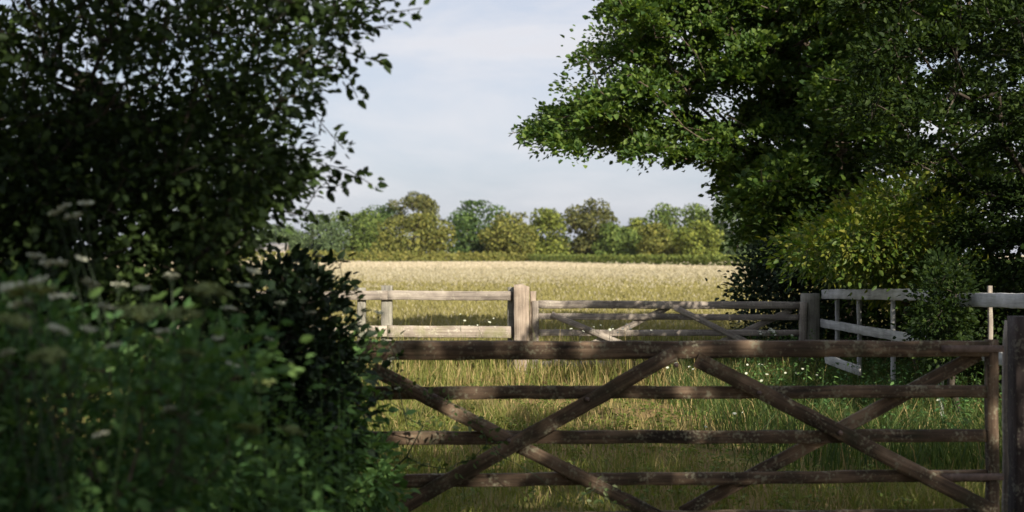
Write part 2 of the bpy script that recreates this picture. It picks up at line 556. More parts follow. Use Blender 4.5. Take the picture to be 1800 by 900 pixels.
def build_ground():
    xs = np.concatenate([np.linspace(-1500, -40, 14), np.linspace(-36, 36, 73), np.linspace(40, 1500, 14)])
    ys = np.concatenate([np.linspace(-300, -22, 6), np.linspace(-20, 60, 81), np.linspace(66, 330, 30), np.linspace(380, 3500, 10)])
    X, Y = np.meshgrid(xs, ys)
    V = np.stack([X, Y, gz(X, Y)], -1).reshape(-1, 3)
    w = len(xs)
    i, j = np.meshgrid(np.arange(w - 1), np.arange(len(ys) - 1))
    a = (j * w + i).ravel()
    idx = np.stack([a, a + 1, a + w + 1, a + w], 1)
    o = mesh('ground', V, idx, np.full(len(a), 4), groundmat(), smooth=True)
    tag(o, 'hay meadow and grassy gateway running flat to the far trees', 'ground', kind='structure')


build_ground()


# ------------------------------------------------------------------ far trees, hedge and cottage
def far_tree(label, x0, x1, top, base, D, cols, seed, name='field_tree', airy=1.0, lobe=0.42, nq=2600, size=None, low=-0.75, stem=False):
    rng = np.random.default_rng(seed)
    a, b = W(x0, base, D), W(x1, base, D)
    w = abs(b[0] - a[0]); cx = (a[0] + b[0]) / 2
    h = W(0, top, D)[2]
    t = thing(name, (cx, D, 0), label, 'tree', 'trees along the far field edge')
    m = leafmat('far_leaves', cols, trans=0.15, rough=0.7, spec=0.1)
    z0 = h * (0.02 if not stem else 0.3)
    cz = (h + z0) / 2
    P, ax, nr, sz, lc, lr = lobes_crown((cx, D, cz), (w * 0.68, w * 0.55, (h - z0) * 0.56), 26, int(nq * 2.7 * airy), size or 0.58, rng, lobe=lobe, low=low, skirt=0.15, hem=0 if stem else 14)
    # keep the crown inside its own height and width
    P[:, 2] = np.where(P[:, 2] > h, h - rng.random(len(P)) * 0.8, P[:, 2])
    V, idx, tot = leaves(P, ax, nr, sz, 'ragged', asp=0.9)
    mesh('crown', V, idx, tot, m, t)
    A = lc
    N, par, tips = grow((cx, D, 0), [(cx + 0.1, D, h * 0.15), (cx, D, h * 0.3), (cx + 0.2, D, h * 0.45)], A, rng, step=1.2, wig=0.15)
    r = radii(par, 0.07); r = r * (0.38 / r[0]) ** np.clip((r - 0.07) / (r[0] - 0.07), 0, 1)
    branches('trunk', N, par, r, M_bark, t, k=6)
    return t


olive = [(0.0424, 0.0531, 0.0131), (0.1148, 0.1256, 0.0314), (0.2178, 0.2077, 0.0514)]
green = [(0.0289, 0.0511, 0.0131), (0.0826, 0.1236, 0.0297), (0.1572, 0.1988, 0.0514)]
deep = [(0.018, 0.0375, 0.012), (0.0486, 0.0876, 0.0248), (0.1028, 0.1539, 0.0412)]
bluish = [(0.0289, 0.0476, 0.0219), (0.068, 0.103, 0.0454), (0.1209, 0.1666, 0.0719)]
brown = [(0.0289, 0.0367, 0.0131), (0.0778, 0.0856, 0.0281), (0.1572, 0.1514, 0.0493)]
lime = [(0.0449, 0.0627, 0.0142), (0.1166, 0.1462, 0.0297), (0.2178, 0.2372, 0.0514)]
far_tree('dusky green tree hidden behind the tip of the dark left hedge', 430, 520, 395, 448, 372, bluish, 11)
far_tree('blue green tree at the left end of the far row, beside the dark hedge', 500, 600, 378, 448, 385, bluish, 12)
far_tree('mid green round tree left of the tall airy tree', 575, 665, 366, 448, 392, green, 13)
far_tree('dark green tree close behind the olive one, left of the tall airy crown', 628, 712, 354, 447, 398, deep, 14)
far_tree('tall airy tree with thin greyish top, highest of the far row', 690, 764, 331, 447, 392, brown, 15, airy=0.62, lobe=0.3, stem=True)
far_tree('broad olive yellow tree standing in front of the tall airy one', 668, 782, 376, 449, 345, olive, 16)
far_tree('dark green domed tree with a smooth rounded top and gap to its left', 783, 902, 353, 449, 362, deep, 17, nq=3200)
far_tree('yellowish olive tree overlapping the dark domed tree', 852, 940, 374, 450, 345, olive, 18)
far_tree('golden green tree left of the narrow brown topped tree', 918, 1004, 367, 450, 352, lime, 19)
far_tree('narrow tall brown green tree with a rounded top in the middle of the row', 1003, 1077, 347, 450, 350, brown, 20, nq=2800)
far_tree('low mid green tree right of the narrow brown topped tree', 1056, 1122, 392, 450, 342, green, 21)
far_tree('low bright green tree between two taller ones', 1098, 1160, 384, 450, 352, lime, 22)
far_tree('small olive tree below the large pale green tree', 1128, 1190, 394, 450, 330, olive, 23)
far_tree('large pale green tree with a flat wide top near the oak', 1148, 1262, 345, 450, 350, green, 24, nq=3200)
far_tree('low yellow green tree with orange right side under the large pale tree', 1188, 1264, 390, 452, 315, lime, 25)
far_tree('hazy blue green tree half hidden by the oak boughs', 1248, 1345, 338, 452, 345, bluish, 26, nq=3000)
far_tree('dull green tree glimpsed through the oak leaves', 1320, 1440, 362, 452, 352, green, 27)
far_tree('dark low tree mostly behind the yellow green shrub', 1430, 1540, 372, 452, 350, deep, 28)


def hedge_run(name, label, cat, pts, hts, dep, cols, seed, n, size, rough=0.25):
    rng = np.random.default_rng(seed)
    pts = np.array(pts, float); hts = np.array(hts, float)
    t = thing(name, (*pts[0], 0), label, cat)
    s = rng.random(n) * (len(pts) - 1)
    i = s.astype(int); f = (s - i)[:, None]
    xy = pts[i] * (1 - f) + pts[i + 1] * f
    d = unit(pts[i + 1] - pts[i]); nn = np.stack([-d[:, 1], d[:, 0]], 1)
    h = hts[i] * (1 - f[:, 0]) + hts[i + 1] * f[:, 0]
    h = h * (1 + rough * np.sin(s * 37) * np.sin(s * 91 + 1))
    on_top = rng.random(n) < 0.4
    side = np.where(rng.random(n) < 0.75, -1.0, 1.0)
    off = np.where(on_top, rng.uniform(-1, 1, n), side * rng.uniform(0.6, 1.0, n)) * dep
    z = np.where(on_top, h * rng.uniform(0.88, 1.04, n), h * rng.random(n))
    P = np.stack([xy[:, 0] + nn[:, 0] * off, xy[:, 1] + nn[:, 1] * off, z], 1)
    e = np.stack([nn[:, 0] * off, nn[:, 1] * off, np.where(on_top, dep * 2, 0.2)], 1)
    V, idx, tot = leaves(P, rng.normal(0, 1, (n, 3)), unit(e) + rng.normal(0, 0.5, (n, 3)), size * rng.uniform(0.6, 1.3, n), 'ragged', asp=0.9)
    mesh('foliage', V, idx, tot, leafmat('hedge_leaves', cols, trans=0.2, rough=0.7, spec=0.1), t)
    return t


hedge_run('clipped_hedge', 'long low clipped green hedge between the hay field and the right far trees', 'hedge',
          [(4.5, 330), (13, 285), (22, 240), (31, 203), (44, 185)], [1.5, 1.4, 1.35, 1.3, 1.3], 0.8, [(0.06, 0.09, 0.022), (0.11, 0.14, 0.035), (0.17, 0.19, 0.05)], 31, 5200, 0.42, rough=0.08)
hedge_run('rough_hedge', 'low ragged yellow green hedge along the left far edge of the hay field', 'hedge',
          [(-75, 335), (-50, 332), (-28, 330), (-10, 332), (4, 331)], [2.2, 2.0, 1.9, 1.7, 1.5], 1.2, [(0.08, 0.10, 0.025), (0.15, 0.155, 0.04), (0.22, 0.2, 0.06)], 32, 5200, 0.5, rough=0.35)


o = hedge_run('far_wood', 'dusky mass of far woodland closing the gaps behind the row of field trees', 'wood',
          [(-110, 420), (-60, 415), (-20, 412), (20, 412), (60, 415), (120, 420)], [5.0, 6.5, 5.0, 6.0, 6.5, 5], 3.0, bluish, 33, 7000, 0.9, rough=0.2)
o['kind'] = 'stuff'


def cottage():
    D = 352
    x = W(478, 438, D)[0]
    t = thing('cottage', (x, D, 0), 'small cream walled cottage glimpsed beside the dark left hedge', 'house')
    wall = flatmat('cream_render', (0.7, 0.62, 0.48), 0.1, 2)
    roof = flatmat('grey_slate', (0.22, 0.21, 0.2), 0.2, 3)
    glass = flatmat('window_glass', (0.05, 0.06, 0.07), 0.1, 3, 0.15)
    w, d, h, rh = 3.6, 3.0, 2.6, 4.4
    V = [(x - w, D - d, 0), (x + w, D - d, 0), (x + w, D + d, 0), (x - w, D + d, 0), (x - w, D - d, h), (x + w, D - d, h), (x + w, D + d, h), (x - w, D + d, h), (x - w, D, rh), (x + w, D, rh)]
    mesh('wall', V, [0, 1, 5, 4, 2, 3, 7, 6, 1, 2, 6, 9, 5, 3, 0, 4, 8, 7], [4, 4, 5, 5], wall, t)
    e = 0.3
    def slab(y0, z0, y1, z1):
        th = 0.16
        return [(x - w - e, y0, z0), (x + w + e, y0, z0), (x + w + e, y1, z1), (x - w - e, y1, z1), (x - w - e, y0, z0 + th), (x + w + e, y0, z0 + th), (x + w + e, y1, z1 + th), (x - w - e, y1, z1 + th)]
    q = [0, 3, 2, 1, 4, 5, 6, 7, 0, 1, 5, 4, 1, 2, 6, 5, 2, 3, 7, 6, 3, 0, 4, 7]
    Vr = slab(D - d - e, h - 0.1, D, rh + 0.05) + slab(D + d + e, h - 0.1, D, rh + 0.05)
    mesh('roof', Vr, q + [i + 8 for i in q], [4] * 12, roof, t)
    for k in (-2.0, 0.2, 2.2):
        a, b = x + k, x + k + 0.9
        y = D - d - 0.05
        Vw = [(a, y, 0.9), (b, y, 0.9), (b, y, 2.0), (a, y, 2.0), (a, y + 0.04, 0.9), (b, y + 0.04, 0.9), (b, y + 0.04, 2.0), (a, y + 0.04, 2.0)]
        mesh('window', Vw, [0, 1, 2, 3, 4, 7, 6, 5, 0, 4, 5, 1, 1, 5, 6, 2, 2, 6, 7, 3, 3, 7, 4, 0], [4] * 6, glass, t)


cottage()


# ------------------------------------------------------------------ grass
def blade_mesh(name, X, Y, H, Wd, lean, mat, rng, parent=None, mi=None, curve=0.4):
    n = len(X)
    Z = gz(X, Y)
    th = rng.uniform(0, 2 * np.pi, n)
    side = np.stack([np.cos(th), np.sin(th), np.zeros(n)], 1) * (Wd / 2)[:, None]
    ph = rng.uniform(0, 2 * np.pi, n)
    L = np.stack([np.cos(ph), np.sin(ph), np.zeros(n)], 1) * (H * lean)[:, None]
    B = np.stack([X, Y, Z - 0.02], 1)
    up = np.zeros((n, 3)); up[:, 2] = H
    m = B + up * 0.55 + L * 0.3
    t = B + up * (1 - 0.12 * lean[:, None]) + L
    V = np.stack([B - side, B + side, m + side * 0.8, m - side * 0.8, t], 1).reshape(-1, 3)
    fi = np.array([0, 1, 2, 3, 3, 2, 4])
    idx = (np.arange(n)[:, None] * 5 + fi[None]).ravel()
    tot = np.tile([4, 3], n)
    return mesh(name, V, idx, tot, mat, parent, mi=None if mi is None else np.repeat(mi, 2))


def vnoise(x, y, s, seed):
    r = np.random.default_rng(seed)
    v = 0
    for k in range(5):
        a, b, c = r.normal(0, 1, 2), r.uniform(0, 6.28), r.uniform(0.6, 1.6)
        v = v + np.sin((a[0] * x + a[1] * y) * c / s + b)
    return v / 5 * 1.6


G_green = leafmat('meadow_grass_green', [(0.0806, 0.104, 0.026), (0.1365, 0.156, 0.039), (0.2145, 0.2145, 0.0624)], 0.35, rough=0.6, spec=0.2)
G_straw = leafmat('meadow_grass_straw', [(0.184, 0.1437, 0.0575), (0.2875, 0.23, 0.09775), (0.414, 0.3335, 0.161)], 0.3, tcol=(1.1, 1.0, 0.8), rough=0.7, spec=0.1)
G_olive = leafmat('field_grass_olive', [(0.16, 0.15, 0.055), (0.22, 0.20, 0.078), (0.28, 0.25, 0.105)], 0.3, tcol=(1.2, 1.15, 0.7), rough=0.7, spec=0.1)
G_hay = leafmat('field_grass_hay', [(0.2779, 0.245, 0.1597), (0.3566, 0.3234, 0.2258), (0.4354, 0.4018, 0.3029)], 0.3, tcol=(1.05, 1.0, 0.8), rough=0.8, spec=0.1)


G_cream = leafmat('field_grass_cream', [(0.40, 0.35, 0.24), (0.49, 0.43, 0.32), (0.56, 0.5, 0.39)], 0.3, tcol=(1.05, 1.0, 0.85), rough=0.8, spec=0.1)


def near_grass():
    rng = np.random.default_rng(5)
    n = 120000
    D = np.exp(rng.uniform(math.log(7.2), math.log(27), n))
    X = rng.uniform(-0.46, 0.5, n) * D
    bare = np.exp(-(((X - 2.0) / 1.5) ** 2 + ((D - 15.2) / 2.6) ** 2)) + 0.8 * np.exp(-(((X - 2.1) / 0.7) ** 2 + ((D - 11.2) / 1.2) ** 2)) + np.exp(-(((X + 0.2) / 0.9) ** 2 + ((D - 17) / 1.5) ** 2)) * 0.6
    pn = vnoise(X, D, 0.7, 1)
    keep = rng.random(n) > np.clip(bare * 0.8 + 0.25 * (pn < -0.3), 0, 0.92)
    X, D, pn, bare = X[keep], D[keep], pn[keep], bare[keep]
    n = len(X)
    H = rng.uniform(0.11, 0.27, n) * (1 + 0.45 * pn) * (1 - 0.55 * np.clip(bare, 0, 1))
    tall = (D > 17.2) & (D < 24)
    H = np.where(tall, H * 1.45, H)
    Wd = np.maximum(0.006, D * 0.0006) * rng.uniform(0.8, 1.6, n)
    straw = rng.random(n) < np.clip(0.2 + 0.7 * bare + 0.25 * (pn > 0.5) + 0.12 * (D > 18) - 0.1 * (X > 2.4), 0, 0.8)
    o = blade_mesh('grass', X, D, H, Wd, rng.uniform(0.1, 0.75, n), [G_green, G_straw], rng, mi=straw.astype(int))
    tag(o, 'rough green and straw coloured grass in the gateway between the two gates', 'grass', kind='stuff')
    # tall flowering stems
    n = 2000
    D = rng.uniform(17, 25, n); X = rng.uniform(-3.4, 3.6, n)
    k = vnoise(X, D, 0.9, 3) > -0.25
    X, D = X[k], D[k]; n = len(X)
    o = blade_mesh('tall_grass', X, D, rng.uniform(0.4, 0.78, n), np.full(n, 0.012), rng.uniform(0.05, 0.35, n), [G_green, G_straw], rng, mi=(rng.random(n) < 0.35).astype(int))
    tag(o, 'tall flowering grass stems around the pale fence and far gate', 'grass', kind='stuff')


near_grass()


def field_grass():
    rng = np.random.default_rng(6)
    n = 190000
    inv = rng.uniform(1 / 330, 1 / 25, n)
    D = np.where(rng.random(n) < 0.75, 1 / inv, rng.uniform(60, 328, n))
    X = rng.uniform(-0.34, 0.36, n) * D
    k = D < np.where(X > 4.5, 330 - (X - 4.5) * 4.7, 330) - 2
    X, D = X[k], D[k]; n = len(X)
    pn = 0.5 * vnoise(X, D, 6, 8) + vnoise(X / 7, D, 9, 18)
    H = rng.uniform(0.09, 0.19, n) * (1 + 0.08 * pn)
    Wd = np.maximum(0.010, D * 0.0009) * rng.uniform(0.7, 1.5, n)
    hay = rng.random(n) < np.clip((D + 14 * pn - 62) / 44, 0.10, 0.985)
    o = blade_mesh('field_grass', X, D, H, Wd, rng.uniform(0.1, 0.6, n), [G_olive, G_hay, G_cream], rng, mi=hay.astype(int) + (hay & (rng.random(n) < np.clip((D + 10 * pn - 150) / 60, 0, 0.9))).astype(int))
    tag(o, 'pale ripening hay grass covering the open field', 'grass', kind='stuff')


field_grass()


# ------------------------------------------------------------------ gates
def five_bar_gate(name, label, A, B, top, rails, sizes, mat, seed, braces, t=0.045, foot=0.1, stiles=(0.09, 0.10), parts_mat=None):
    """A, B: ground points of the two ends (x, y); rails: centre heights at A and at B"""
    rng = np.random.default_rng(seed)
    A = np.array(A, float); B = np.array(B, float)
    d = B - A; L = np.linalg.norm(d); u = d / L
    nrm = np.array([u[1], -u[0]])                 # faces the camera
    th = thing(name, (*((A + B) / 2), 0), label, 'gate')
    def P(s, z, off=0.0):
        q = A + d * s + nrm * off
        return (q[0], q[1], z)
    names = ['top_rail'] + ['rail'] * (len(rails) - 1)
    for nm, (za, zb), hh in zip(names, rails, sizes):
        h0, h1 = hh
        board(nm, P(0.012, za), P(0.988, zb), h0, t * (1.35 if nm == 'top_rail' else 0.75), mat, th, rng, taper=h1 / h0)
    for s, wd, nm in ((0, stiles[0], 'latch_stile'), (0.981 if t < 0.046 else 1, stiles[1], 'hinge_stile')):
        z0 = rails[-1][0] - 0.08; z1 = (rails[0][0] if s == 0 else rails[0][1]) + 0.05
        q = P(s, 0)
        board(nm, (q[0], q[1], z0), (q[0], q[1], z1), wd, t * 1.6, mat, th, rng, up=(u[0], u[1], 0), seg=10)
    for s0, z0, s1, z1, off, hh in braces:
        board('brace', P(s0, z0, off), P(s1, z1, off), hh, t * 0.55, mat, th, rng)
    return th, P, nrm


# near gate: brown five-bar gate, the right end a little farther away
gA, gB = (-0.98, 8.2), (2.90, 8.38)
ppm = F / 8.2
def gz_of(py, D): return EYE - (py - HY) / F * D
near_rails = [(gz_of(617, 8.2), gz_of(612, 8.38)), (gz_of(691, 8.2), gz_of(688, 8.38)), (gz_of(770, 8.2), gz_of(766, 8.38)), (gz_of(846, 8.2), gz_of(836, 8.38)), (gz_of(916, 8.2), gz_of(906, 8.38))]
def sx(px):
    k = (px - HX) / F
    return (k * gA[1] - gA[0]) / ((gB[0] - gA[0]) - k * (gB[1] - gA[1]))
gate, GP, Gn = five_bar_gate('field_gate', 'brown weathered wooden five-bar gate with two crossed braces, nearest in the picture', gA, gB, 1.2,
    near_rails, [(0.112, 0.09), (0.076, 0.07), (0.076, 0.072), (0.075, 0.068), (0.085, 0.08)], M_gate, 41,
    [(sx(655), gz_of(647, 8.25), sx(1175), gz_of(920, 8.25), 0.031, 0.080),
     (sx(1182), gz_of(621, 8.25), sx(690), gz_of(897, 8.25), 0.056, 0.085),
     (sx(1222), gz_of(631, 8.28), sx(1735), gz_of(898, 8.28), 0.050, 0.087),
     (sx(1725), gz_of(625, 8.28), sx(1200), gz_of(905, 8.28), -0.034, 0.080)], stiles=(0.09, 0.065))
# bolts and strap hinges
iron = flatmat('rusty_iron', (0.09, 0.06, 0.05), 0.4, 30, 0.6)
rg = np.random.default_rng(42)
for zc in (near_rails[0][1], near_rails[3][1]):
    a, b = GP(0.90, zc, 0.040), GP(0.995, zc, 0.040)
    board('strap_hinge', a, b, 0.04, 0.008, iron, gate, rg, rough=0.001)

for s_, z_ in ((sx(893), gz_of(772, 8.25)), (sx(1471), gz_of(760, 8.28)), (sx(1185), gz_of(640, 8.28)), (sx(1030), gz_of(700, 8.25)), (sx(1330), gz_of(690, 8.28)), (sx(765), gz_of(694, 8.25))):
    a, b = GP(s_, z_, 0.066), GP(s_, z_, 0.082)
    board('bolt', a, b, 0.026, 0.026, iron, gate, rg, rough=0.0005, seg=2, chamfer=0.3)

# far gate: sunlit at its left end, in shade at its right end
fy = 19.5
far_rails = [(gz_of(535, fy), gz_of(537, fy)), (gz_of(556, fy), gz_of(558, fy)), (gz_of(585, fy), gz_of(585, fy)), (gz_of(612, fy), gz_of(612, fy)), (gz_of(640, fy), gz_of(640, fy))]
fA, fB = ((941 - HX) / F * fy, fy), ((1411 - HX) / F * fy, fy)
five_bar_gate('field_gate', 'grey wooden gate in the middle distance between the pinkish post and white railings', fA, fB, 1.05,
    far_rails, [(0.11, 0.10), (0.085, 0.08), (0.085, 0.08), (0.085, 0.08), (0.085, 0.08)], M_grey, 43,
    [(0.06, gz_of(552, fy), 0.50, gz_of(640, fy), 0.03, 0.08), (0.50, gz_of(540, fy), 0.06, gz_of(640, fy), -0.03, 0.08),
     (0.52, gz_of(540, fy), 0.96, gz_of(640, fy), 0.03, 0.08), (0.96, gz_of(545, fy), 0.52, gz_of(640, fy), -0.03, 0.08)], t=0.05)

rp_ = np.random.default_rng(44)
def gatepost(label, px0, px1, top, D, mat, style='flat', dy=0.0, lean=(0, 0), depth=None):
    x0, x1 = W(px0, 0, D)[0], W(px1, 0, D)[0]
    t = thing('gate_post', ((x0 + x1) / 2, D + dy, 0), label, 'post')
    post('shaft', (x0 + x1) / 2, D + dy, -0.1, W(0, top, D)[2], x1 - x0, depth or (x1 - x0) * 0.9, mat, t, rp_, style, lean)
    return t
gatepost('thick pinkish sunlit post at the end of the pale rail fence', 903, 930, 499, fy, M_pink, 'chamfer', dy=-0.02, depth=0.2)
gatepost('narrower pinkish post side by side with the thick one, on its gate side', 931.5, 942, 512, fy, M_pink, 'flat', dy=0.03)
gatepost('square grey green post between the far gate and the white railings', 1412, 1441, 516, fy, M_darkgrey, 'flat', dy=0.1)
gatepost('dark tall post at the right edge of the picture, holding the brown gate', 1778, 1830, 556, 8.45, M_post, 'flat', depth=0.16)
gatepost('slim pale grey post with rounded top just behind the brown gate end', 1763.5, 1775, 566, 8.7, M_grey, 'round')

# pale rail fence left of the sunlit post
def left_fence():
    rng = np.random.default_rng(45)
    x0, x1 = W(560, 0, fy)[0], W(903, 0, fy)[0]
    t = thing('rail_fence', (x0, fy, 0), 'sunlit grey and pinkish two rail fence beside the hay field, left of the thick post', 'fence')
    xm = W(745, 0, fy)[0]
    xa, xp = x0 - 2.4, W(679, 0, fy)[0]
    board('rail', (xa, fy + 0.01, gz_of(521, fy)), (xp + 0.02, fy, gz_of(519, fy)), 0.125, 0.05, M_grey, t, rng)
    board('rail', (xp + 0.022, fy, gz_of(519, fy)), (x1 - 0.02, fy, gz_of(520, fy)), 0.125, 0.05, M_grey, t, rng)
    board('rail', (xa, fy + 0.01, gz_of(581, fy)), (xp + 0.01, fy, gz_of(582, fy)), 0.15, 0.05, M_lichrail, t, rng)
    board('rail', (xp + 0.012, fy, gz_of(582, fy)), (x1 - 0.02, fy, gz_of(584, fy)), 0.16, 0.05, M_lichrail, t, rng)
    for px, top, wd, m in ((679, 502, 0.15, M_darkgrey), (634, 506, 0.12, M_darkgrey), (540, 500, 0.14, M_darkgrey)):
        x = W(px, 0, fy)[0]
        post('post', x, fy + 0.085, -0.1, gz_of(top, fy), wd, 0.11, m, t, rng)
    x = W(898, 0, fy)[0]
    post('post', x, fy + 0.09, -0.1, gz_of(505, fy), 0.09, 0.1, M_darkgrey, t, rng)
left_fence()

# weathered white railings running from the far gate towards the brown gate on the right
def right_fence():
    rng = np.random.default_rng(46)
    FX = 4.25
    def pt(px, py):
        D = FX * F / (px - HX)
        return np.array(((px - HX) / F * D, D, EYE - (py - HY) / F * D))
    t = thing('railings', (FX, 16, 0), 'peeling white railings with thin posts, half swallowed by bushes on the right', 'fence')
    a, b = pt(1447, 517), pt(1612, 518)
    board('rail', a, b, 0.125, 0.05, M_pale, t, rng)
    c, d = pt(1690, 527), pt(1812, 529)
    board('rail', b + (0, -0.01, 0), c + (0, 0.01, -0.01), 0.12, 0.05, M_pale, t, rng)
    board('rail', c, d, 0.125, 0.05, M_pale, t, rng)
    e, f = pt(1440, 567), pt(1618, 598)
    board('rail', e, f, 0.11, 0.045, M_pale, t, rng)
    board('rail', f + (0, -0.01, 0), pt(1768, 632), 0.11, 0.045, M_pale, t, rng)
    for px, top in ((1472, 518), (1511, 519), (1570, 520), (1741, 503), (1655, 520)):
        q = pt(px, top)
        wd = 11 / F * q[1]
        post('post', FX + 0.06, q[1] * (FX + 0.06) / FX, -0.1, q[2], wd * 0.7, wd * 0.7, M_grey if px > 1700 else M_pale, t, rng)
right_fence()

# fallen plank behind the gate
def plank():
    rng = np.random.default_rng(47)
    a, b = W(1452, 630, 16.5), W(1512, 652, 15.6)
    t = thing('plank', ((a + b) / 2 * (1, 1, 0)), 'loose pale plank lying tilted in dark nettles behind the brown gate', 'plank')
    board('board', a, b, 0.11, 0.03, M_pale, t, rng, up=(0, -0.6, 1))
    board('board', W(1738, 722, 11.4), W(1768, 738, 11.2), 0.13, 0.03, M_pale, t, rng) if False else None
plank()


# ------------------------------------------------------------------ the oak on the right
L_oak = leafmat('oak_leaves', [(0.022, 0.050, 0.013), (0.060, 0.112, 0.025), (0.15, 0.21, 0.046)], 0.35, rough=0.5, spec=0.22)
def oak():
    rng = np.random.default_rng(51)
    t = thing('oak_tree', (5.4, 24.5, 0), 'big green oak with a long level bough reaching left over the far gate', 'tree')
    tip = [(938, 246), (965, 218), (1005, 185), (1010, 158), (1040, 108), (1048, 68), (1075, 45), (1080, 5), (1110, -60), (1300, -160), (1420, -160), (1420, 300), (1310, 322), (1270, 312), (1240, 284), (1190, 292), (1150, 285), (1112, 306), (1085, 282), (1050, 262), (960, 262)]
    body = [(1290, 322), (1320, 290), (1400, 250), (1460, -160), (1900, -200), (1900, 330), (1700, 400), (1620, 480), (1440, 470), (1335, 420), (1305, 370)]
    low = [(1315, 350), (1430, 300), (1490, 440), (1410, 500), (1360, 455), (1325, 400)]
    ctr = np.array([5.2, 24.5, 3.5])
    g1 = pads(tip, 175, 22.4, 26, rng, 0.44, 0.5, 400, 0.10, ctr)
    g2 = pads(body, 150, 21.2, 28, rng, 0.62, 0.55, 460, 0.105, ctr)
    g3 = pads(low, 36, 21.5, 26, rng, 0.5, 0.6, 400, 0.10, ctr)
    g5 = pads([(1425, -60), (1560, -60), (1560, 230), (1470, 235), (1425, 150)], 46, 20.6, 22.8, rng, 0.42, 0.6, 420, 0.10, ctr)
    edge = [(910, 246), (940, 205), (983, 176), (984, 148), (1016, 100), (1020, 62), (1050, 40), (1055, -20), (1300, -160), (1430, -160), (1440, 420), (1300, 400), (1250, 322), (1232, 290), (1190, 298), (1150, 287), (1112, 307), (1085, 284), (1050, 264), (960, 264)]
    B = fill(edge, 330, 22.4, 26, rng)
    g4 = tuft(B, 42, 0.15, rng, 0.085, up=0.9, out_from=ctr, flat=0.6)
    A = np.concatenate([g1[0], g2[0], g3[0], g5[0], B])
    trunk = [W(1488, 430, 24.5), W(1480, 340, 24.5), W(1468, 290, 24.5), W(1455, 200, 24.4), W(1450, 110, 24.6), W(1452, 20, 24.6)]
    trunk = [W(1490, 520, 24.5)] + trunk
    # the level bough
    bough = [W(1400, 268, 24.2), W(1330, 262, 24.1), W(1250, 268, 24), W(1170, 258, 23.9), W(1080, 250, 23.9), W(1000, 252, 23.9), W(945, 248, 23.9)]
    A = np.concatenate([np.array(bough), A])
    N, par, tips = grow((W(1492, 600, 24.5)[0], 24.5, -0.1), trunk, A, rng, step=0.35, wig=0.16, flow=0.7)
    r = radii(par, 0.008, 2.15)
    s = np.clip((r - 0.008) / (r[0] - 0.008), 0, 1)
    r = r * (0.34 / r[0]) ** s
    branches('trunk', N, par, r, M_bark, t, k=7)
    P = [np.concatenate(z) for z in zip(g1[1], g2[1], g3[1], g5[1], g4)]
    V, idx, tot = leaves(P[0], P[1], P[2], P[3], 'folded', asp=0.75)
    mesh('crown', V, idx, tot, L_oak, t)
oak()


# ------------------------------------------------------------------ shrubs and trees, generic
def shrub(name, label, cat, polys, D0, D1, root, natt, per, size, spread, mat, bark, seed, trunk_r=0.03, asp=0.6, up=0.7, droop=0.1, part='foliage', stems='stems', ntrunk=1, step=0.2, extra=None, group=None, tip=0.0025, flow=0.5, keep=None):
    rng = np.random.default_rng(seed)
    t = thing(name, root, label, cat, group)
    A = np.concatenate([fill(p, max(4, int(natt * w)), d0, d1, rng) for p, w, d0, d1 in ((q if len(q) == 4 and not np.isscalar(q[0][0]) and isinstance(q[1], float) else (q, 1.0 / len(polys), D0, D1)) for q in polys)])
    if extra is not None:
        A = np.concatenate([A, extra])
    if keep is not None:
        A = A[keep(A)]
    c = A.mean(0)
    root = np.array(root, float)
    tr = [root * (1 - f) + np.array([c[0], c[1], c[2]]) * f + rng.normal(0, 0.02, 3) for f in (0.2, 0.4, 0.6)]
    N, par, tips = grow(root - (0, 0, 0.05), tr, A, rng, step=step, wig=0.15, flow=flow)
    r = radii(par, tip, 2.2)
    s = np.clip((r - tip) / (r[0] - tip + 1e-9), 0, 1)
    r = r * (trunk_r / r[0]) ** s
    branches(stems, N, par, r, bark, t, k=5)
    P = tuft(A, per, spread, rng, size, up=up, out_from=c, droop=droop)
    ok = P[0][:, 2] > gz(P[0][:, 0], P[0][:, 1])
    V, idx, tot = leaves(P[0][ok], P[1][ok], P[2][ok], P[3][ok], 'folded', asp=asp)
    mesh(part, V, idx, tot, mat, t)
    return t


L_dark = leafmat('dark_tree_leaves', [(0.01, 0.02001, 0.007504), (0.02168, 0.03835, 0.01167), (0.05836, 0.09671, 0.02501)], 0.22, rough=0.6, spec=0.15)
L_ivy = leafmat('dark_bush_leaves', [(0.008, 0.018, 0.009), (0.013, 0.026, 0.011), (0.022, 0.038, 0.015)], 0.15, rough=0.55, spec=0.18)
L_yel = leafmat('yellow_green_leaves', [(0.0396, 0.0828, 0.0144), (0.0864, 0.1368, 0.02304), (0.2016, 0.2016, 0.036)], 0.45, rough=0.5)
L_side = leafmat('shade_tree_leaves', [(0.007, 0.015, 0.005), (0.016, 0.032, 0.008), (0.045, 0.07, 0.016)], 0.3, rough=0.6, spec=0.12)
L_net = leafmat('nettle_leaves', [(0.03375, 0.07931, 0.027), (0.06413, 0.1316, 0.0405), (0.1181, 0.2025, 0.06075)], 0.3, rough=0.6, spec=0.15)
L_eld = leafmat('elder_leaves', [(0.03042, 0.07436, 0.02873), (0.05746, 0.1251, 0.04225), (0.1183, 0.1943, 0.06084)], 0.3, rough=0.6, spec=0.15)

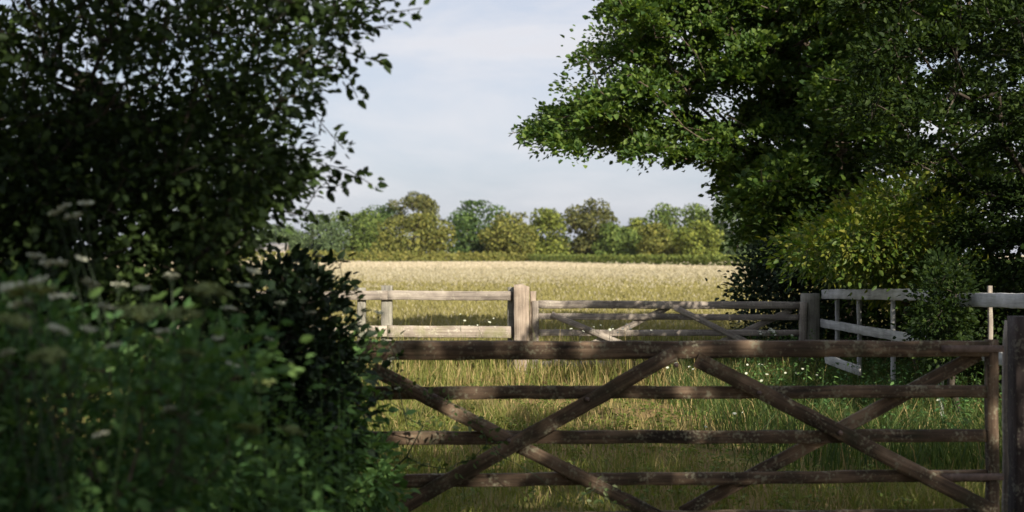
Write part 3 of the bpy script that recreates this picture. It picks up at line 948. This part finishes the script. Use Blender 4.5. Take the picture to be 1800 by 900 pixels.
# right: dark tree beside the lane, yellow green shrub behind the railings, dark bush behind the far gate
def dark_tree():
    rng = np.random.default_rng(61)
    root = (6.6, 15.4, 0)
    t = thing('dark_tree', root, 'dark dense tree filling the right edge above the white railings', 'tree')
    up_ = [(1500, -40), (1640, -160), (2500, -480), (2500, 330), (1700, 420), (1610, 430), (1540, 330), (1520, 150)]
    dn = [(1610, 420), (1700, 380), (2500, 300), (2500, 720), (1730, 640), (1640, 560)]
    kp = lambda A: (A[:, 0] > 4.85) | (A[:, 2] > 2.0)
    ctr = np.array([6.6, 15.4, 3.2])
    g1 = pads(up_, 190, 13.3, 17.6, rng, 0.42, 0.6, 520, 0.062, ctr)
    g3 = pads([(1640, -200), (2600, -520), (2600, 760), (1760, 620), (1720, 300)], 190, 17.4, 20.5, rng, 0.5, 0.7, 420, 0.08, ctr)
    g2 = pads(dn, 190, 13.6, 17.6, rng, 0.34, 0.7, 460, 0.062, ctr, keep=kp)
    A = np.concatenate([g1[0], g2[0], g3[0]])
    N, par, tips = grow((6.6, 15.4, -0.1), [(6.55, 15.4, 0.6), (6.5, 15.3, 1.2), (6.55, 15.3, 1.9), (6.5, 15.4, 2.7), (6.5, 15.4, 3.5)], A, rng, step=0.3, wig=0.15, flow=0.6)
    r = radii(par, 0.005, 2.15)
    r = r * (0.2 / r[0]) ** np.clip((r - 0.005) / (r[0] - 0.005), 0, 1)
    branches('trunk', N, par, r, M_darkbark, t, k=6)
    P = [np.concatenate(z) for z in zip(g1[1], g2[1], g3[1])]
    V, idx, tot = leaves(P[0], P[1], P[2], P[3], 'folded', asp=0.65)
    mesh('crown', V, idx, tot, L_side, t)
dark_tree()
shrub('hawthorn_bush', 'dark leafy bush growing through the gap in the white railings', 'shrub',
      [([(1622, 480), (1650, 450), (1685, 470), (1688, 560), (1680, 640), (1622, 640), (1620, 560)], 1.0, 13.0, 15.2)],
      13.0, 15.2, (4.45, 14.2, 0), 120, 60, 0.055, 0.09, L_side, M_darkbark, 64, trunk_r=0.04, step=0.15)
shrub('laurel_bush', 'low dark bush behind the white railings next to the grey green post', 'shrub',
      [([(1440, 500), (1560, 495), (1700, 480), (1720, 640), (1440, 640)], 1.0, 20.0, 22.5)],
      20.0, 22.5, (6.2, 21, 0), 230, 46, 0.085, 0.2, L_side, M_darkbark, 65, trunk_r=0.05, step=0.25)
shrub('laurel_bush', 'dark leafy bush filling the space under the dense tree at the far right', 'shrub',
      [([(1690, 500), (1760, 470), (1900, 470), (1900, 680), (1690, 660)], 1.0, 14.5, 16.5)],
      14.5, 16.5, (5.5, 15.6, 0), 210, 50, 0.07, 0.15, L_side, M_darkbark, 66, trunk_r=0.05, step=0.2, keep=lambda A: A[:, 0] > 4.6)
shrub('yellow_shrub', 'yellow green shrub with arching sprays hanging over the white railings', 'shrub',
      [([(1385, 495), (1400, 440), (1430, 410), (1475, 390), (1500, 365), (1550, 340), (1620, 310), (1680, 360), (1700, 540), (1560, 520), (1480, 515), (1425, 520)], 1.0, 15.6, 19.6), ([(1390, 500), (1410, 440), (1500, 400), (1600, 400), (1600, 500), (1480, 515)], 0.4, 15.6, 18.2)],
      15.6, 19.6, (5.2, 18, 0), 430, 40, 0.085, 0.21, L_yel, M_bark, 62, trunk_r=0.06, asp=0.5, keep=lambda A: (A[:, 0] > 4.62) | (A[:, 2] > 1.62))
shrub('dark_bush', 'rounded almost black bush just behind the right end of the far gate', 'shrub',
      [([(1298, 500), (1305, 465), (1330, 440), (1400, 430), (1450, 450), (1460, 640), (1300, 640), (1305, 545)], 1.0, 20.3, 22)],
      20.3, 22, (4.0, 21.2, 0), 150, 34, 0.09, 0.14, L_ivy, M_darkbark, 63, trunk_r=0.06)

# left: dark hedgerow tree, near enough to show single leaves against the sky
left_main = [(-420, -420), (300, -420), (560, -160), (690, -60), (630, 20), (588, 70), (572, 140), (520, 178), (502, 215), (525, 265), (548, 300), (525, 335), (490, 362), (462, 388), (435, 420), (420, 470), (300, 560), (-420, 640)]
left_low = [(-420, 190), (300, 200), (430, 230), (500, 280), (505, 315), (430, 385), (400, 470), (400, 620), (-420, 700)]
rngx = np.random.default_rng(70)
def twig(pts, D, n=5):
    pts = np.array(pts, float); out = []
    for i in range(len(pts) - 1):
        for q in range(n):
            p = pts[i] + (pts[i + 1] - pts[i]) * (q / n)
            out.append(W(p[0], p[1], D))
    out.append(W(pts[-1][0], pts[-1][1], D))
    return out
ext = (twig([(640, 10), (690, 22), (742, 14)], 6.2, 4) + twig([(620, 40), (655, 48), (690, 44)], 6.3, 3) + twig([(600, 90), (640, 100), (672, 108)], 6.3, 4)
       + twig([(590, 120), (615, 140), (628, 172)], 6.3, 4) + twig([(555, 205), (585, 240), (605, 262)], 6.2, 4) + twig([(575, 290), (615, 300), (655, 326)], 6.3, 4)
       + twig([(560, 330), (590, 328), (612, 318)], 6.2, 3) + twig([(500, 372), (545, 382), (585, 376)], 6.2, 3))
def left_tree():
    rng = np.random.default_rng(71)
    root = (-2.6, 7.2, 0)
    t = thing('hedgerow_tree', root, 'almost black leafy hedge tree against the sky on the left', 'tree')
    A1 = fill(left_main, 1900, 5.4, 7.6, rng)
    A2 = fill(left_low, 620, 5.6, 7.8, rng)
    A3 = np.array(ext)
    A = np.concatenate([A1, A2, A3])
    tr = [(-2.58, 7.15, 0.5), (-2.5, 7.0, 1.0), (-2.4, 6.9, 1.5), (-2.2, 6.8, 2.0), (-2.0, 6.7, 2.5)]
    N, par, tips = grow((-2.6, 7.2, -0.1), tr, A, rng, step=0.16, wig=0.14, flow=0.6)
    r = radii(par, 0.0022, 2.2)
    s = np.clip((r - 0.0022) / (r[0] - 0.0022), 0, 1)
    r = r * (0.11 / r[0]) ** s
    branches('trunk', N, par, r, M_darkbark, t, k=5)
    c = np.array([-2.6, 6.8, 2.0])
    a = tuft(A1, 27, 0.06, rng, 0.043, up=0.7, out_from=c, droop=0.3)
    b = tuft(A2, 48, 0.085, rng, 0.046, up=0.7, out_from=c, droop=0.3)
    d = tuft(A3, 3, 0.02, rng, 0.047, up=0.5, out_from=c, droop=0.4)
    P = [np.concatenate(z) for z in zip(a, b, d)]
    V, idx, tot = leaves(P[0], P[1], P[2], P[3], 'folded', asp=0.62)
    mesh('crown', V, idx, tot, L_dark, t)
left_tree()

shrub('bramble_bush', 'dark rounded bramble bush in front of the brown gate left end, below the hedge tree', 'shrub',
      [([(440, 490), (490, 468), (560, 472), (580, 500), (585, 560), (600, 620), (615, 700), (540, 900), (300, 900), (330, 600)], 1.0, 6.3, 7.6)],
      6.3, 7.6, (-1.25, 7.1, 0), 430, 24, 0.058, 0.075, L_ivy, M_darkbark, 72, trunk_r=0.02, step=0.12)
shrub('elder_shrub', 'mid green elder shrub in the lower left corner with faded flower heads', 'shrub',
      [([(-500, 560), (0, 520), (90, 530), (150, 590), (230, 600), (340, 560), (400, 560), (440, 640), (420, 800), (300, 1000), (-500, 1000)], 1.0, 4.1, 5.6)],
      4.1, 5.6, (-1.75, 4.9, 0), 620, 26, 0.048, 0.07, L_eld, M_bark, 73, trunk_r=0.02, step=0.12, asp=0.5)
shrub('nettle_clump', 'green nettle clump leaning against the left end of the brown gate', 'plant',
      [([(540, 640), (600, 600), (640, 640), (640, 720), (665, 790), (720, 860), (750, 1000), (480, 1000), (480, 760)], 1.0, 7.0, 7.9)],
      7.0, 7.9, (-0.95, 7.5, 0), 210, 18, 0.06, 0.06, L_net, L_net, 74, trunk_r=0.012, step=0.12, asp=0.5, droop=0.4)


M_stem = leafmat('stem_green', [(0.012, 0.026, 0.01), (0.022, 0.04, 0.014)], 0.1)


def climber():
    pts = []
    for line in ([(640, 640), (690, 655), (740, 690), (800, 705), (850, 765), (882, 790)], [(640, 700), (690, 690), (730, 740), (790, 770)], [(660, 830), (720, 800), (790, 830), (840, 800)], [(640, 600), (665, 590), (690, 615)], [(1000, 880), (1050, 860), (1090, 885)]):
        pts += twig(line, 8.02, 4)
    A = np.array(pts) + np.random.default_rng(75).normal(0, 0.02, (len(pts), 3))
    L_clb = leafmat('climber_leaves', [(0.04, 0.07, 0.022), (0.075, 0.11, 0.04), (0.16, 0.18, 0.10)], 0.3, rough=0.6, spec=0.15)
    shrub('climbing_weed', 'thin pale leaved weed creeping along the left brace of the brown gate', 'plant', [([(600, 700), (650, 700), (650, 1000), (600, 1000)], 1.0, 7.9, 8.05)], 7.9, 8.05, (-0.95, 7.95, 0), 12, 4, 0.038, 0.032, L_clb, M_stem, 76, trunk_r=0.005, step=0.1, asp=0.6, extra=A, tip=0.0012)
climber()


def leaf_bed(name, label, poly_xy, h0, h1, n, size, mat, seed, per=16):
    rng = np.random.default_rng(seed)
    poly = np.array(poly_xy, float)
    lo, hi = poly.min(0), poly.max(0)
    p = rng.uniform(lo, hi, (n * 4, 2)); p = p[inpoly(poly, p)][:n]
    ns = max(1, len(p) // per)
    st = p[:ns]
    hs = (h0 + (h1 - h0) * rng.random(ns)) * (1 + 0.2 * vnoise(st[:, 0], st[:, 1], 0.6, seed))
    k = rng.integers(0, ns, len(p))
    f = 1 - rng.random(len(p)) ** 1.4
    r = size * (1.5 - 0.8 * f)
    th = rng.uniform(0, 6.283, len(p))
    P = np.stack([st[k, 0] + np.cos(th) * r * 0.5, st[k, 1] + np.sin(th) * r * 0.5, gz(st[k, 0], st[k, 1]) + hs[k] * (0.12 + 0.88 * f)], 1)
    ax = np.stack([np.cos(th), np.sin(th), rng.normal(-0.25, 0.3, len(p))], 1)
    nr = rng.normal(0, 0.4, (len(p), 3)); nr[:, 2] += 1
    V, idx, tot = leaves(P, ax, nr, size * rng.uniform(0.6, 1.3, len(p)) * (1.25 - 0.5 * f), 'folded', asp=0.5)
    S0 = np.stack([st[:, 0], st[:, 1], gz(st[:, 0], st[:, 1]) - 0.02], 1)
    S1 = S0 + np.stack([rng.normal(0, 0.03, ns), rng.normal(0, 0.03, ns), hs], 1)
    V2, i2, t2 = tubes(S0, S1, np.full(ns, 0.003), np.full(ns, 0.0015), 4)
    o = mesh(name, np.concatenate([V, V2]), np.concatenate([idx, i2 + len(V)]), np.concatenate([tot, t2]), mat)
    return tag(o, label, 'undergrowth', kind='stuff')


leaf_bed('undergrowth', 'dark green leafy undergrowth filling the lower left bank', [(-4.2, 2.6), (-0.75, 2.6), (-0.62, 4.5), (-0.66, 6.2), (-0.8, 7.6), (-4.4, 8)], 0.7, 1.15, 42000, 0.05, L_net, 81, per=34)
L_weed = leafmat('meadow_weed_leaves', [(0.072, 0.108, 0.0264), (0.12, 0.162, 0.0384), (0.192, 0.216, 0.06)], 0.35, rough=0.6, spec=0.15)
rw = np.random.default_rng(83)
leaf_bed('weeds', 'low leafy weeds scattered through the gateway grass', [(-2.6, 9), (2.6, 9), (3.2, 19), (-3.4, 19)], 0.04, 0.17, 15000, 0.045, L_weed, 84)
leaf_bed('nettle_bed', 'scattered dark green nettles in the shade under the white railings', [(2.9, 12.3), (4.8, 11.5), (5.2, 20.5), (3.3, 20.5), (2.7, 17), (2.9, 15)], 0.2, 0.6, 5200, 0.06, L_net, 82)
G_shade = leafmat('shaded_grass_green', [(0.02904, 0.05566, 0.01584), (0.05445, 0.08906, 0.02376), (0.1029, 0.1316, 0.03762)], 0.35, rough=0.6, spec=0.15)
def shaded_grass():
    rng = np.random.default_rng(85)
    n = 15000
    D = rng.uniform(10.5, 21, n); X = rng.uniform(1.6, 5.4, n)
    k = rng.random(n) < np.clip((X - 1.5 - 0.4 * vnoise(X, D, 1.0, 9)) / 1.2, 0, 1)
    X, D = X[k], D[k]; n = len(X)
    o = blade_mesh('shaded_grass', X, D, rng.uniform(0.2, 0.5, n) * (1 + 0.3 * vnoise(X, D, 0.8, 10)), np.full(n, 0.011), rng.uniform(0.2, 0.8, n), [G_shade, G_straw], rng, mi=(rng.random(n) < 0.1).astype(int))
    tag(o, 'lush dark green grass in the shade beside the white railings', 'grass', kind='stuff')
shaded_grass()


# ------------------------------------------------------------------ flower heads
M_white = flatmat('white_petals', (0.46, 0.48, 0.37), 0.08, 30)
M_fade = flatmat('faded_umbel', (0.17, 0.21, 0.07), 0.25, 40)


def umbel(name, label, cat, mat, seed, group, rad=0.03, dots=14, per=8, stem=0.6, ds=0.008):
    rng = np.random.default_rng(seed)
    t = thing(name, (0, 0, 0), label, cat, group)
    S0 = [(0, 0, -stem)] + [(0, 0, 0)] * dots
    th = rng.uniform(0, 6.283, dots); rr = rad * np.sqrt(rng.random(dots))
    tips = np.stack([rr * np.cos(th), rr * np.sin(th), 0.05 - 6 * rr ** 2 * 1.2], 1)
    S1 = [(0, 0, 0)] + [tuple(q) for q in tips]
    V, idx, tot = tubes(np.array(S0, float), np.array(S1, float), np.array([0.003] + [0.0009] * dots), np.array([0.0022] + [0.0007] * dots), 5)
    mesh('stem', V, idx, tot, M_stem, t)
    c = np.repeat(tips, per, 0)
    d = rng.normal(0, 1, c.shape); d[:, 2] = np.abs(d[:, 2]) * 0.5
    P = c + unit(d) * 0.008
    V, idx, tot = leaves(P, rng.normal(0, 1, P.shape) * (1, 1, 0.3), rng.normal(0, 0.4, P.shape) + (0, 0, 1), ds * rng.uniform(0.7, 1.3, len(P)) * 1.4, 'folded', asp=1.0)
    mesh('umbel', V, idx, tot, mat, t)
    return t


def copy_tree(o):
    c = o.copy(); C.objects.link(c)
    for ch in list(o.children):
        d = ch.copy(); C.objects.link(d); d.parent = c
    return c


def scatter(proto, spots, rng, size=1.0):
    first = True
    for px, py, D, s in spots:
        o = proto if first else copy_tree(proto)
        first = False
        o.location = W(px, py, D if D > 6.5 else D - 0.75)
        o.rotation_euler = (rng.uniform(-0.35, 0.35), rng.uniform(-0.3, 0.3), rng.uniform(0, 6.28))
        o.scale = (s * size,) * 3


rf = np.random.default_rng(90)
scatter(umbel('cow_parsley', 'white lacy flower head on a thin stem in the dark left hedge bank', 'flower', M_white, 91, 'white flower heads in the left hedge bank'),
        [(152, 378, 5.4, .8), (92, 492, 4.9, 1), (302, 508, 5.6, .9), (152, 522, 5.0, .9), (110, 548, 4.8, .9), (208, 520, 5.2, .7), (440, 495, 6.2, .9), (492, 548, 6.2, .7), (60, 470, 4.9, .7), (25, 530, 4.6, .9),
         (95, 602, 4.6, .8), (345, 690, 5.6, .5), (352, 738, 5.2, .5), (182, 782, 4.6, .6), (440, 672, 6.0, .6), (510, 690, 6.2, .6), (640, 600, 7.2, .8), (665, 560, 7.4, .7), (628, 520, 7.2, .7), (700, 690, 7.9, .5), (138, 470, 5.2, .6), (40, 560, 4.4, .8), (75, 520, 4.6, .9), (178, 560, 4.6, .7), (150, 600, 4.5, .7), (205, 625, 4.7, .6), (250, 530, 5.0, .8), (285, 600, 4.8, .6), (400, 560, 5.4, .7),
         (380, 610, 5.2, .6), (425, 520, 5.9, .8), (470, 610, 5.9, .6), (405, 655, 5.5, .6), (300, 735, 4.9, .6), (120, 380, 5.3, .7), (135, 400, 5.3, .8), (105, 390, 5.3, .7), (15, 640, 4.3, .6), (575, 640, 6.6, .6), (610, 690, 7.0, .6), (690, 640, 7.6, .6), (655, 690, 7.5, .6), (590, 760, 6.9, .5), (548, 560, 6.2, .5), (598, 470, 7.2, .7), (560, 462, 7.2, .7), (520, 462, 7.2, .7)], rf)
scatter(umbel('faded_umbel', 'yellow green fading flower head in the lower left hedge bank', 'flower', M_fade, 92, 'faded flower heads in the left hedge bank', rad=0.042, dots=22, per=14, ds=0.008, stem=0.45),
        [(362, 542, 4.6, 1.15), (240, 580, 4.5, 1.1), (322, 578, 4.6, 1.0), (60, 545, 4.3, 1.1), (455, 696, 5.2, .95), (432, 775, 4.9, .85), (508, 776, 5.0, .8), (20, 590, 4.2, .9), (330, 640, 4.7, .7), (85, 650, 4.3, .9), (270, 560, 4.7, .7)], rf)


def small_flowers():
    rng = np.random.default_rng(93)
    t = thing('meadow_flower', (0, 0, 0), 'tiny white meadow flower in the shaded grass behind the brown gate', 'flower', 'tiny white flowers behind the brown gate')
    V, idx, tot = tubes(np.array([(0, 0, -0.5)]), np.array([(0, 0, 0.0)]), np.array([0.003]), np.array([0.002]), 4)
    mesh('stem', V, idx, tot, M_stem, t)
    n = 9; th = np.arange(n) / n * 6.283
    V, idx, tot = leaves(np.zeros((n, 3)), np.stack([np.cos(th), np.sin(th), np.full(n, 0.15)], 1), np.tile([0, 0, 1.0], (n, 1)), np.full(n, 0.022), 'folded', asp=0.5)
    mesh('petals', V, idx, tot, M_white, t)
    spots = []
    for (cx, cy, sxp, syp, k, D0, D1) in ((1210, 645, 45, 14, 16, 17, 20), (1300, 655, 40, 14, 10, 16, 19), (1350, 583, 40, 8, 14, 18.2, 19.2), (1390, 655, 40, 14, 7, 15, 18), (1660, 700, 60, 12, 5, 12, 14), (850, 560, 60, 20, 8, 19, 22), (1080, 575, 60, 10, 12, 18, 19), (1300, 740, 160, 40, 8, 12, 15)):
        for _ in range(k):
            spots.append((rng.normal(cx, sxp * 0.6), rng.normal(cy, syp * 0.6), rng.uniform(D0, D1), rng.uniform(0.6, 1.2)))
    first = True
    for px, py, D, s in spots:
        o = t if first else copy_tree(t)
        first = False
        o.location = W(px, py, D); o.rotation_euler = (rng.uniform(0.2, 0.9), rng.uniform(-0.4, 0.4), rng.uniform(-0.5, 0.5)); o.scale = (s,) * 3
small_flowers()


# ------------------------------------------------------------------ unseen lane-side trees placed to shade the gateway and dim the left bank
def shade_tree(label, x, y, h, rad, seed, nq=2600):
    rng = np.random.default_rng(seed)
    t = thing('lane_tree', (x, y, 0), label, 'tree', 'trees along the lane behind the viewer')
    P, ax, nr, sz, lc, lr = lobes_crown((x, y, h * 0.58), (rad, rad, h * 0.42), 18, nq, 0.34, rng, lobe=0.5)
    P[:, 2] = np.maximum(P[:, 2], 0.4)
    V, idx, tot = leaves(P, ax, nr, sz, 'ragged', asp=0.9)
    mesh('crown', V, idx, tot, L_eld, t)
    N, par, tips = grow((x, y, -0.1), [(x, y, h * 0.15), (x + 0.05, y, h * 0.3), (x, y + 0.1, h * 0.45)], lc, rng, step=0.5)
    r = radii(par, 0.03); r = r * (0.2 / r[0]) ** np.clip((r - 0.03) / (r[0] - 0.03), 0, 1)
    branches('trunk', N, par, r, M_bark, t)

shade_tree('leafy lane tree just outside the frame to the right', 6.6, 0.4, 9.0, 2.8, 101, 1300)
shade_tree('tall lane tree close behind the viewer on the right', 3.7, -3.4, 10.5, 2.9, 102, 1500)
shade_tree('broad lane tree straight behind the viewer', 0.5, -4.8, 10.0, 2.9, 103, 2600)
shade_tree('unseen tree added behind the viewer on the left to dim the bank', -3.0, -7.0, 9.0, 3.0, 104, 1600)  # added out of view to cut the sky light on the left bank



# ------------------------------------------------------------------ the air over the field
def haze(dens):
    x0, x1, y0, y1, z0, z1 = -220, 220, -60, 440, -1.5, 30
    V = [(x0, y0, z0), (x1, y0, z0), (x1, y1, z0), (x0, y1, z0), (x0, y0, z1), (x1, y0, z1), (x1, y1, z1), (x0, y1, z1)]
    m = bpy.data.materials.new('haze_air'); m.use_nodes = True
    n, l = m.node_tree.nodes, m.node_tree.links
    n.remove(n['Principled BSDF'])
    v = n.new('ShaderNodeVolumePrincipled')
    v.inputs['Color'].default_value = (0.82, 0.88, 1.0, 1)
    v.inputs['Density'].default_value = dens
    v.inputs['Anisotropy'].default_value = 0.0
    l.new(v.outputs[0], n['Material Output'].inputs['Volume'])
    o = mesh('haze', V, [0, 3, 2, 1, 4, 5, 6, 7, 0, 1, 5, 4, 1, 2, 6, 5, 2, 3, 7, 6, 3, 0, 4, 7], [4] * 6, m)
    tag(o, 'thin pale summer haze over the whole field', 'haze', kind='stuff')
haze(0.00003)
